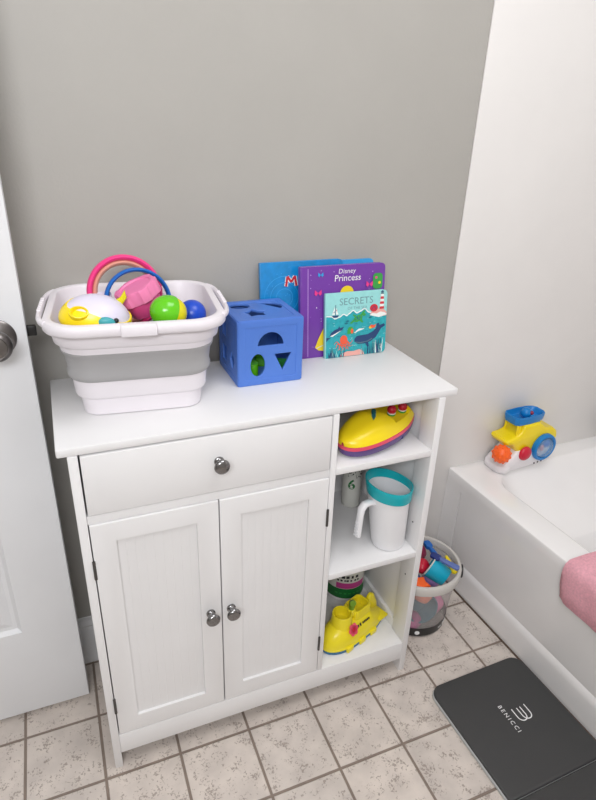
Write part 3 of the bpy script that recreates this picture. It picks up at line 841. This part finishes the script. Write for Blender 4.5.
def build_can():
    t = thing('spray_can', 'white can with black specks and a green 6 at the back of the middle shelf', 'spray can', (.671, .232, .4034))
    b = new(); lathe(b, [(.0225, 0), (.024, .0015), (.0245, .005), (.0245, .150), (.022, .158), (.016, .160), (.0005, .160)], 40); obj('can', b, 'cream', t)
    b = new(); lathe(b, [(.0165, .1605), (.0165, .190), (.015, .194), (.0005, .194)], 32); obj('cap', b, 'dark', t, label='dark cap')
    b = new()
    def onc(u, z, r=.0247):    # u angle in degrees about the view side
        a = math.radians(u); return Vector((r*math.sin(a), -r*math.cos(a), z))
    for i in range(60):
        u = rnd.uniform(-60, 55); z = .088+.060*rnd.random()**.8; s = rnd.uniform(.0008, .0022)
        m = Matrix.Translation(onc(u, z)) @ RZ(math.radians(u)) @ RX(PI/2)
        prism(b, circ(0, 0, s, s*rnd.uniform(.6, 1.6), 8), .0003, 0, mat=m)
    obj('speckle_print', b, 'dark', t)
    g = text_bm('6', .040, .0003, offset=.0008)
    for v in g.verts:
        u = v.co.x/.0247-math.radians(30); v.co = Vector(((.0248+v.co.z)*math.sin(u), -(.0248+v.co.z)*math.cos(u), .072+v.co.y))
    obj('number', g, 'dkgreen', t, label='green 6')
build_can()

def build_canister():
    t = thing('canister', 'round canister with green and magenta label at the back of the bottom shelf', 'canister', (.6735, .232, .1054))
    r = .0555
    b = new(); lathe(b, [(.050, 0), (.0535, .002), (.0545, .006), (.0545, .205), (.050, .210), (.0005, .210)], 48); obj('jar', b, 'toywhite', t)
    b = new(); lathe(b, [(.0545, .012), (r, .012), (r, .046), (.0545, .046)], 48, cap0=False, cap1=False); obj('label_band', b, 'dkgreen', t, label='green label band')
    b = new(); lathe(b, [(.0545, .046), (r, .046), (r, .190), (.0545, .190)], 48, cap0=False, cap1=False); obj('label', b, 'cream', t, label='pale label')
    b = new()
    R2 = r+.0004
    vs = []
    for zz in (.0475, .067): vs.append([(R2*math.sin(math.radians(u)), -R2*math.cos(math.radians(u)), zz) for u in range(-52, 39, 5)])
    loft(b, vs, closed=False); obj('label_patch', b, 'magenta', t, label='magenta label patch')
    b = new(); q = random.Random(3)
    for row, (z, s, n) in enumerate(((.076, .006, 7), (.088, .009, 5))):
        for k in range(n):
            u = math.radians(-46+k*(66/n)+q.uniform(-2, 2)); wd = q.uniform(.6, 1)*50/n/1000
            m = Matrix.Translation(Vector((R2*math.sin(u), -R2*math.cos(u), z))) @ RZ(u) @ RX(PI/2)
            prism(b, [(-wd/2, -s/2), (wd/2, -s/2), (wd/2, s/2), (-wd/2, s/2)], .0002, 0, mat=m)
    obj('label_print', b, 'dark', t)
    b = new()
    for k in range(8):
        u = math.radians(-50+k*13); m = Matrix.Translation(Vector((R2*math.sin(u), -R2*math.cos(u), .030))) @ RZ(u) @ RX(PI/2)
        prism(b, [(-.0035, -.0018), (.0035, -.0018), (.0035, .0018), (-.0035, .0018)], .0002, 0, mat=m)
    obj('label_print', b, 'a_green', t)
build_canister()

def build_sub():
    t = thing('toy_submarine', 'yellow toy submarine with a red flower mark on the bottom shelf', 'toy submarine', (.618, .080, .1054), (0, 0, math.radians(21)))
    # local x: nose at -, tail at +
    L = .205
    hw = hull_outline(L, .088, nose=.42, stern=.62, p=2.1)
    b = new(); loft(b, [plan_ring(hw, L, .92, 0), plan_ring(hw, L, .99, .002), plan_ring(hw, L, 1.0, .0095), plan_ring(hw, L, .96, .0105)]); obj('keel', b, 'subblue', t, label='blue keel plate')
    b = new(); rings = []
    NT = 30
    for i in range(NT+1):
        tt = .004+.994*(i/NT)**1.3; w2 = hw(tt)*.97; xx = (tt-.5)*L
        hz = .058*(min(1, tt/.30)*(2-min(1, tt/.30)))**.5
        if tt > .72: hz *= 1-.72*((tt-.72)/.28)**.8
        ring = []
        for j in range(17):
            a = PI*j/16
            c, s = math.cos(a), math.sin(a)
            ring.append((xx, w2*math.copysign(abs(c)**.8, c), .0105+hz*s**.75))
        ring += [(xx, -w2*.6, .0095), (xx, w2*.6, .0095)]
        rings.append(ring)
    loft(b, rings)
    # rim flange and the tabs hanging over the keel
    loft(b, [plan_ring(hw, L, .97, .0105), plan_ring(hw, L, 1.0, .011), plan_ring(hw, L, 1.0, .0155), plan_ring(hw, L, .96, .018)])
    for xx in (-.048, -.004, .040):
        for s in (-1, 1):
            y0 = hw((xx/L)+.5)
            box(b, xx-.011, xx+.011, s*y0-.005, s*y0+.004, .0022, .017, .002)
    obj('hull', b, 'yellow2', t, angle=45)
    # conning tower: round cup in front
    b = new(); sx = -.040
    def rg(w, d, r, z): return [(p[0]+sx, p[1], p[2]) for p in rrect(w, d, r, z, 8)]
    loft(b, [rg(.062, .064, .030, .030), rg(.056, .058, .028, .055), rg(.050, .052, .0255, .090), rg(.049, .051, .025, .0935), rg(.046, .048, .0235, .0945), rg(.043, .045, .022, .0935), rg(.041, .043, .021, .062), rg(.038, .040, .019, .060)])
    obj('front_cup', b, 'yellow2', t)
    b = new(); sx = .020
    loft(b, [rg(.070, .052, .014, .030), rg(.066, .050, .014, .060), rg(.062, .048, .013, .084), rg(.060, .046, .012, .087), rg(.056, .042, .011, .088), rg(.051, .037, .009, .0865), rg(.048, .034, .008, .068), rg(.044, .03, .007, .066)])
    box(b, -.012, -.004, -.022, .022, .05, .086, .003)
    obj('rear_cup', b, 'yellow2', t)
    # tail fin
    b = new(); prism(b, [(.052, .030), (.100, .030), (.096, .050), (.080, .086), (.072, .090), (.064, .086), (.054, .066)], .012, .003, mat=T(0, .006, 0) @ RX(PI/2)); obj('tail_fin', b, 'yellow2', t)
    b = new(); box(b, .070, .104, -.042, .042, .020, .027, .003); obj('tail_wing', b, 'yellow2', t)
    # periscope
    b = new(); lathe(b, [(.011, 0), (.011, .014), (.008, .016), (.0005, .016)], 24, mat=T(-.011, -.006, .078)); obj('periscope_socket', b, 'yellow2', t)
    b = new(); tube(b, [(-.011, -.006, .090), (-.011, -.006, .108), (-.012, -.008, .115), (-.014, -.012, .117)], [.0075, .0078, .0085, .0085], 14); obj('periscope', b, 'subgreen', t, label='translucent green periscope')
    # red flower mark with a dark print beside it, on the flank facing the room
    sidey = -.0415
    fm = T(-.031, -.0345, .057) @ RX(math.radians(66)) @ SCL(1.25, 1.25, 1)
    b = new()
    for k in range(6): prism(b, circ(.0082*math.cos(k*PI/3), .0082*math.sin(k*PI/3), .0052, .0052, 14), .0012, 0, mat=fm)
    prism(b, circ(0, 0, .008, .008, 18), .0012, 0, mat=fm)
    obj('flower_mark', b, 'boatpink', t, label='red and pink flower mark')
    b = new(); prism(b, circ(0, 0, .0048, .0048, 16), .0017, 0, mat=fm); prism(b, circ(.001, -.001, .0022, .0022, 12), .0021, 0, mat=fm); obj('flower_centre', b, 'red', t)
    b = new()
    for k, (dx, wd, hh) in enumerate(((.014, .004, .0048), (.021, .0034, .0062), (.029, .003, .0040), (.0335, .003, .0040), (.038, .003, .0040), (.0425, .003, .0040), (.047, .003, .0040))):
        prism(b, [(dx-wd/2, -hh/2), (dx+wd/2, -hh/2), (dx+wd/2, hh/2), (dx-wd/2, hh/2)], .0012, 0, mat=fm)
    obj('flank_print', b, 'dark', t, label='small dark print')
build_sub()

#@@FLOOR THINGS
def build_bucket():
    BX, BY = .873, .163
    t = thing('toy_bucket', 'clear round bucket of bath toys between the cabinet and the tub', 'bucket', (BX, BY, 0))
    b = new(); lathe(b, [(.088, .0), (.092, .003), (.0935, .010), (.108, .186), (.1065, .186), (.092, .010), (.090, .005), (.0005, .004)], 64, cap0=True); obj('pail', b, 'bucket', t)
    b = new(); lathe(b, [(.1085, .178), (.117, .178), (.118, .182), (.118, .202), (.1155, .205), (.109, .205), (.107, .202), (.107, .186)], 64, cap0=False, cap1=False); obj('rim', b, 'bucket_rim', t)
    b = new(); lathe(b, [(.0938, .010), (.0945, .010), (.0972, .040), (.0963, .040)], 64, cap0=False, cap1=False); obj('label_band', b, 'band', t, label='black label band with white lettering')
    # pale print on the band and the round badge at the handle pivot
    b = new()
    def onb(u, z): a = math.radians(u); r = .0945+(z-.010)*.09+.0004; return T(r*math.sin(a), -r*math.cos(a), z) @ RZ(a) @ RX(PI/2)
    for u, wd, hh in ((30, .004, .010), (33.5, .004, .010), (37, .004, .010), (40.5, .004, .010), (44, .004, .010), (47.5, .004, .010)): prism(b, [(-wd/2, -hh/2), (wd/2, -hh/2), (wd/2, hh/2), (-wd/2, hh/2)], .0003, 0, mat=onb(u, .026))
    obj('label_print', b, 'print_white', t)
    b = new()
    for u, wd, hh in ((18, .003, .005), (21, .003, .005), (24, .003, .005)): prism(b, [(-wd/2, -hh/2), (wd/2, -hh/2), (wd/2, hh/2), (-wd/2, hh/2)], .0003, 0, mat=onb(u, .024))
    obj('label_print', b, 'print_white', t)
    b = new(); prism(b, circ(0, 0, .007, .007), .0003, 0, mat=onb(-24, .024)); obj('label_emblem', b, 'print_white', t)
    A = math.radians(58); m = T(.1175*math.sin(A), -.1175*math.cos(A), .186) @ RZ(A) @ RX(PI/2)
    b = new(); lathe(b, [(.019, 0), (.019, .003), (.017, .0045), (.0005, .0045)], 32, mat=m); obj('badge', b, 'band', t, label='black round badge on the rim')
    b = new(); lathe(b, [(.0085, .0045), (.0105, .0045), (.0105, .0052), (.0085, .0052)], 28, mat=m, cap0=False, cap1=False); obj('badge_ring', b, 'nickel', t)
    return BX, BY
BX, BY = build_bucket()

def cup_toy(name, label, loc, rot, r, h, m, mrim=None):
    t = thing(name, label, 'toy cup', loc, rot)
    b = new(); lathe(b, [(r*.72, 0), (r*.78, .002), (r*.96, h*.96), (r, h*.965), (r, h), (r*.93, h), (r*.72, .004), (.0005, .004)], 36); obj('cup', b, m, t)
    if mrim:
        b = new(); tube(b, [(r*1.0*math.cos(2*PI*i/40), r*1.0*math.sin(2*PI*i/40), h) for i in range(40)], .0022, 8, closed=True); obj('cup_rim', b, mrim, t)
    return t
cup_toy('stacking_cup', 'bright cyan toy cup lying on its side on top of the toys in the bucket', (BX+.052, BY-.062, .174), (0, math.radians(-66), math.radians(-52)), .034, .056, 'cyan', 'cream')
cup_toy('stacking_cup', 'muted teal toy cup low in the bucket, seen through its side', (BX-.010, BY-.026, .080), (math.radians(80), 0, math.radians(-8)), .046, .044, 'a_dkteal')
def stick_toy(name, label, p0, p1, w, th, m, head=None, roll=0.):
    a, c = Vector(p0), Vector(p1); d = c-a; L = d.length
    t = thing(name, label, 'toy', p0)
    t.rotation_euler = d.to_track_quat('X', 'Z').to_euler()
    b = new(); pts = [(0, -w/2), (L*.75, -w/2*.8), (L, -w/2*.55), (L+.004, 0), (L, w/2*.55), (L*.75, w/2*.8), (0, w/2), (-.004, 0)]
    prism(b, pts, th, th*.3, mat=RX(roll) @ T(0, 0, -th/2)); obj('handle', b, m, t)
    if head:
        b = new(); prism(b, [(p[0], p[1]) for p in rrect(head[0], head[1], min(head[0], head[1])*.35, 0, 6, L+head[0]*.35, 0)], head[2], .0015, mat=RX(roll) @ T(0, 0, -head[2]/2)); obj('head', b, head[3], t)
    return t
stick_toy('toy_rake', 'blue long-handled toy lying across the back of the bucket', (.919, .120, .210), (.930, .198, .207), .017, .012, 'blue', (.030, .020, .012, 'blue'))
stick_toy('toy_shovel', 'thin yellow toy shovel beside the long blue toy in the bucket', (.942, .090, .198), (.955, .150, .203), .015, .007, 'yellow')
stick_toy('toy_comb', 'steel blue comb-shaped toy across the cyan cup in the bucket', (.938, .076, .226), (.910, .126, .229), .019, .008, 'steel', (.03, .022, .008, 'navy'))
def blob(name, label, loc, r, m, cat='toy', rot=(0, 0, 0), star_=False):
    b = new()
    if star_:
        prism(b, star(0, 0, r, r*.62, 5), r*.45, r*.12)
    else:
        bmesh.ops.create_uvsphere(b, u_segments=28, v_segments=18, radius=r)
        for v in b.verts:
            v.co.z *= .82; v.co *= 1+.08*math.sin(v.co.x/r*4)*math.cos(v.co.y/r*3)
    o = obj(name, b, m); o.location = loc; o.rotation_euler = rot; tag(o, label, cat)
blob('starfish_toy', 'orange star-shaped toy at the front of the bucket by the cabinet leg', (BX-.040, BY-.066, .181), .029, 'orange', 'toy', (.2, .15, .4), True)
blob('squirt_toy', 'salmon soft toy pressed against the bucket wall below the rim', (BX-.020, BY-.064, .140), .026, 'salmon')
blob('squirt_toy', 'red round toy in the middle of the bucket', (BX+.008, BY-.002, .183), .024, 'red')
blob('squirt_toy', 'violet round toy near the cabinet side of the bucket', (BX-.030, BY+.022, .190), .030, 'violet')
blob('squirt_toy', 'maroon soft toy at the back of the bucket', (BX+.020, BY+.052, .186), .034, 'maroon')
blob('squirt_toy', 'dark navy toy behind the orange star in the bucket', (BX-.046, BY-.034, .180), .026, 'navy')
blob('squirt_toy', 'pink soft toy low in the bucket on the tub side', (BX+.050, BY-.020, .048), .036, 'ltpink')
blob('squirt_toy', 'pale violet toy seen through the bucket wall under the cyan cup', (BX+.060, BY+.004, .120), .030, 'a_lav')
blob('squirt_toy', 'magenta toy at the bottom of the bucket beside the cabinet', (BX-.036, BY-.050, .036), .030, 'magenta')
def build_mat():
    t = thing('bath_kneeler', 'charcoal padded folding bath mat with a white logo on the floor beside the tub', 'mat', (.913, -.082, 0), (0, 0, math.radians(1.2)))
    W = .288
    def out(w, y0, y1, r, z, hinge_at_end):
        # rounded at the free end only, square at the fold
        pts = []; n = 8; h = w/2
        ends = ((y0, 1, not hinge_at_end), (y1, -1, hinge_at_end))
        top, bot = y0, y1
        def arc(cx, cy, a0): return [(cx+r*math.cos(a0+PI/2*i/n), cy+r*math.sin(a0+PI/2*i/n), z) for i in range(n+1)]
        if hinge_at_end: return arc(h-r, top-r, 0)+arc(-h+r, top-r, PI/2)+[(-h, bot, z), (h, bot, z)]
        return [(h, top, z), (-h, top, z)]+arc(-h+r, bot+r, PI)+arc(h-r, bot+r, 1.5*PI)
    def pad(y0, y1, hinge):
        b = new(); loft(b, [out(W+.001, y0, y1, .030, .0006, hinge), out(W+.004, y0+.001, y1-.001, .032, .002, hinge), out(W+.004, y0+.001, y1-.001, .032, .0085, hinge), out(W+.001, y0, y1, .031, .0098, hinge)]); obj('pad_edge', b, 'mat_edge', t, label='pale grey pad edge')
        b = new(); loft(b, [out(W, y0, y1, .031, .0095, hinge), out(W, y0, y1, .031, .0135, hinge), out(W-.004, y0-.002, y1+.002, .030, .0160, hinge), out(W-.012, y0-.006, y1+.006, .027, .0170, hinge)]); obj('pad', b, 'mat', t)
    pad(0, -.301, True); pad(-.304, -.606, False)
    # lettering runs towards the viewer, tops facing the tub
    z = .0171
    rot = RZ(-PI/2)
    g = text_bm('BENICCI', .0150, .00012, spacing=1.42); b = new(); merge(b, g, T(-.011, -.146, z) @ rot); obj('lettering', b, 'print_white', t, label='white BENICCI lettering')
    b = new()
    def ub(y1, y2, x0a, x0b, xe):   # one open loop of the mark, in (along, across) coordinates
        r = (y2-y1)/2; pts = [(x0a, y1)]
        for i in range(13):
            a = -PI/2+PI*i/12; pts.append((xe+r*1.0*math.cos(a), (y1+y2)/2+r*math.sin(a)))
        pts.append((x0b, y2)); return pts
    for pts in (ub(-.0195, .0050, -.019, -.017, .0045), ub(-.0050, .0195, -.017, -.019, .0045)):
        tube(b, [(p[0], p[1], 0) for p in pts], .0014, 6, flat=(1, .12), mat=T(.031, -.147, z) @ rot)
    obj('logo', b, 'print_white', t, label='white curved logo')
build_mat()

def build_towel():
    t = None
    # strip draped over the tub edge: cross-section across the rim, swept along the tub
    sec = [(.17, .335), (.130, .366), (.100, .3835), (.060, .3865), (.020, .3865), (.006, .3855), (-.003, .378), (-.0065, .366), (-.0075, .345), (-.008, .320), (-.0085, .284)]
    th = .009; b = new(); rings = []
    NY = 40; y0, y1 = -.138, -.62
    n = len(sec)
    def nrm(i):
        a = Vector(sec[max(0, i-1)]); c = Vector(sec[min(n-1, i+1)]); d = (c-a).normalized(); return Vector((d.y, -d.x))
    for k in range(NY+1):
        f = k/NY; y = y0+(y1-y0)*f
        edge = min(1, (f*NY)/3.0)
        tk = th*(.35+.65*math.sin(min(1, edge)*PI/2))
        outer = []; inner_ = []
        for i, (x, z) in enumerate(sec):
            nn = nrm(i)
            w = .0012*math.sin(y*60+i*.6)+.0008*math.sin(y*130+i)
            # round the hanging corner at the near end
            s = i/(n-1); yy = y
            if s > .8: yy = y-.010*((s-.8)/.2)**2*max(0, 1-f*8)
            zz = z
            if i == n-1: zz = z+.008*max(0, 1-f*12)**2
            inner_.append((x+.0005*nn.x, yy, zz+.0006*nn.y)); outer.append((x+nn.x*(tk+w), yy, zz+nn.y*(tk+w)))
        m = Vector(sec[-1]); tip = [(sec[-1][0]-tk*.5, rings and outer[-1][1] or outer[-1][1], inner_[-1][2]-.004)]
        rings.append(outer+tip+inner_[::-1])
    loft(b, rings)
    o = obj('towel', b, 'towel', angle=70); o.location = (1.057, WY-.0055, 0); o.rotation_euler = (0, 0, math.radians(2.0))
    # shift along the tub so the near end sits where the photograph has it
    for v in o.data.vertices: v.co.y += -(WY-.0055)
    tag(o, 'pink terry towel draped over the edge of the tub', 'towel')
build_towel()

def build_tug():
    t = thing('toy_tugboat', 'yellow and white toy tugboat with a blue roof on the corner of the tub deck', 'toy boat', (1.270, .2785, .3815), (0, 0, math.radians(3)))
    # local x along the boat, bow at -x, side profile in XZ; near side y=-dep/2
    def slab(pts, dep, bev, m, name, lab=None):
        b = new(); prism(b, pts, dep, bev, mat=T(0, dep/2, 0) @ RX(PI/2), seg=4); return obj(name, b, m, t, label=lab)
    # white hull with a scoop at the bow
    slab([(-.090, .004), (-.084, 0), (-.06, 0), (.085, .006), (.108, .022), (.114, .052), (.100, .072), (.02, .064), (-.035, .072), (-.060, .050), (-.080, .030), (-.084, .024), (-.091, .014)], .082, .010, 'toywhite', 'hull')
    b = new(); loft(b, [[(p[0]-.072, p[1], p[2]) for p in rrect(.050, .080, .024, z, 8)] for z in (.0,)]+[[(p[0]-.072, p[1], p[2]) for p in rrect(.056, .086, .027, z, 8)] for z in (.004, .018)]+[[(p[0]-.072, p[1], p[2]) for p in rrect(.050, .080, .024, z, 8)] for z in (.0225, .021)]+[[(p[0]-.072, p[1], p[2]) for p in rrect(.042, .070, .020, .013, 8)]])
    obj('bow_scoop', b, 'toywhite', t)
    # yellow body
    slab([(-.086, .094), (-.091, .104), (-.086, .112), (-.062, .114), (-.044, .120), (-.034, .130), (-.028, .150), (.028, .152), (.046, .142), (.062, .128), (.094, .122), (.112, .108), (.118, .090), (.112, .072), (.100, .060), (.02, .052), (-.035, .058), (-.048, .072), (-.062, .090)], .074, .010, 'yellow', 'body')
    # cabin posts and roof
    for xx, yy in ((-.048, -.026), (-.040, -.026), (.024, -.026), (.038, -.026), (-.048, .024), (.038, .024)):
        b = new(); tube(b, [(xx, yy, .112 if xx < 0 else .138), (xx+.002, yy*.9, .154)], .0036, 10); obj('roof_post', b, 'yellow', t)
    b = new()
    def rf(k, z): return [(p[0]-.004, p[1], p[2]+.06*(p[0]*.0)) for p in ([(x*k*.92, y*k*.74, z-.012) for x, y in [(-.060, -.028), (-.050, -.040), (.0, -.044), (.040, -.042), (.060, -.034), (.068, -.018), (.068, .018), (.060, .034), (.040, .042), (.0, .044), (-.050, .040), (-.060, .028)]])]
    loft(b, [rf(.84, .160), rf(.93, .162), rf(.98, .169), rf(1.02, .184), rf(1.01, .188), rf(.96, .188), rf(.92, .184), rf(.86, .172), rf(.80, .170)]); obj('roof', b, 'tugblue', t, label='blue tray-shaped roof')
    b = new(); ball(b, .0165, mat=T(.000, -.002, .174)); obj('roof_ball', b, 'tugblue', t)
    b = new(); ball(b, .0062, mat=T(.006, -.0165, .179)); obj('roof_dot', b, 'maroon', t, label='dark red dot on the roof ball')
    # spiked orange paddle ball at the bow
    b = new(); c = (-.097, -.030, .068)
    ball(b, .0270, mat=T(*c), u=28, v=18)
    for i in range(44):
        ph = math.acos(1-2*(i+.5)/44); th = PI*(1+5**.5)*i
        d = Vector((math.cos(th)*math.sin(ph), math.sin(th)*math.sin(ph), math.cos(ph)))
        ball(b, .0038, mat=T(*(Vector(c)+d*.0262)), u=8, v=6)
    obj('spiked_ball', b, 'orange', t, label='orange spiked ball at the bow')
    b = new(); tube(b, [(-.097, -.015, .068), (-.060, .0, .080)], .005, 10); obj('axle', b, 'toywhite', t)
    # red button
    b = new(); lathe(b, [(.0225, 0), (.0225, .004), (.021, .008), (.016, .012), (.009, .0145), (.0005, .0155)], 36, mat=T(-.014, -.0395, .058) @ RX(PI/2)); obj('button', b, 'red', t, label='round red button')
    # porthole drum
    P0 = T(.058, -.0385, .066) @ RX(PI/2)
    b = new(); lathe(b, [(.044, 0), (.044, .008), (.042, .013), (.038, .0145), (.034, .013), (.0325, .006), (.0325, 0)], 48, mat=P0); obj('porthole_ring', b, 'tugblue', t, label='blue porthole ring')
    b = new(); lathe(b, [(.033, .006), (.031, .014), (.024, .0205), (.013, .0245), (.0005, .0258)], 40, mat=P0, cap0=False); pr_ = obj('porthole_dome', b, 'dome', t, label='clear porthole dome')
    b = new(); ball(b, .0125, mat=T(.068, -.044, .076) @ SCL(1, .6, 1)); obj('porthole_ball', b, 'dblue', t)
    b = new(); ball(b, .0085, mat=T(.048, -.046, .066) @ SCL(.9, .6, 1.3)); obj('porthole_float', b, 'salmon', t, label='salmon float in the porthole')
    # three little dark vents under the porthole
    for i in range(3):
        b = new(); lathe(b, [(.0028, 0), (.0028, .0012), (.0005, .0014)], 14, mat=T(.036+.014*i, -.0408, .0125+.001*i) @ RX(PI/2)); obj('vent_hole', b, 'dark', t, label='small dark hole')
build_tug()

def build_bottle():
    t = thing('shampoo_bottle', 'dark bottle on the tub deck, cut off by the right edge of the photo', 'bottle', (1.706, .283, .3815))
    b = new(); loft(b, [rrect(.056, .036, .014, 0), rrect(.060, .040, .016, .003), rrect(.060, .040, .016, .10), rrect(.05, .034, .015, .118), rrect(.026, .024, .0115, .124), rrect(.024, .022, .0105, .132)]); obj('bottle_body', b, 'stone_dark', t)
    b = new(); lathe(b, [(.0155, .132), (.0155, .152), (.0140, .155), (.0005, .155)], 28); obj('cap', b, 'dark', t)
build_bottle()
#@@LIGHTS
def area(name, loc, rot, sx, sy, power, col=(1, 1, 1)):
    l = bpy.data.lights.new(name, 'AREA'); l.shape = 'RECTANGLE'; l.size = sx; l.size_y = sy; l.energy = power; l.color = col
    o = bpy.data.objects.new(name, l); COL.objects.link(o); o.location = loc; o.rotation_euler = rot
    return o
area('ceiling_lamp', (.75, -.55, 2.40), (0, 0, 0), .8, .8, 9.5, (.97, .975, 1.))
area('vanity_lamp', (-.30, -1.68, 1.90), (math.radians(70), 0, math.radians(-14)), 1.1, .5, 25, (.95, .965, 1.))
w = bpy.data.worlds.new('world'); SC.world = w; w.use_nodes = True
w.node_tree.nodes['Background'].inputs[0].default_value = (.8, .8, .8, 1); w.node_tree.nodes['Background'].inputs[1].default_value = .3
SC.view_settings.view_transform = 'Standard'; SC.view_settings.look = 'None'
SC.view_settings.exposure = 0.36; SC.view_settings.gamma = 1; SC.view_settings.use_curve_mapping = False
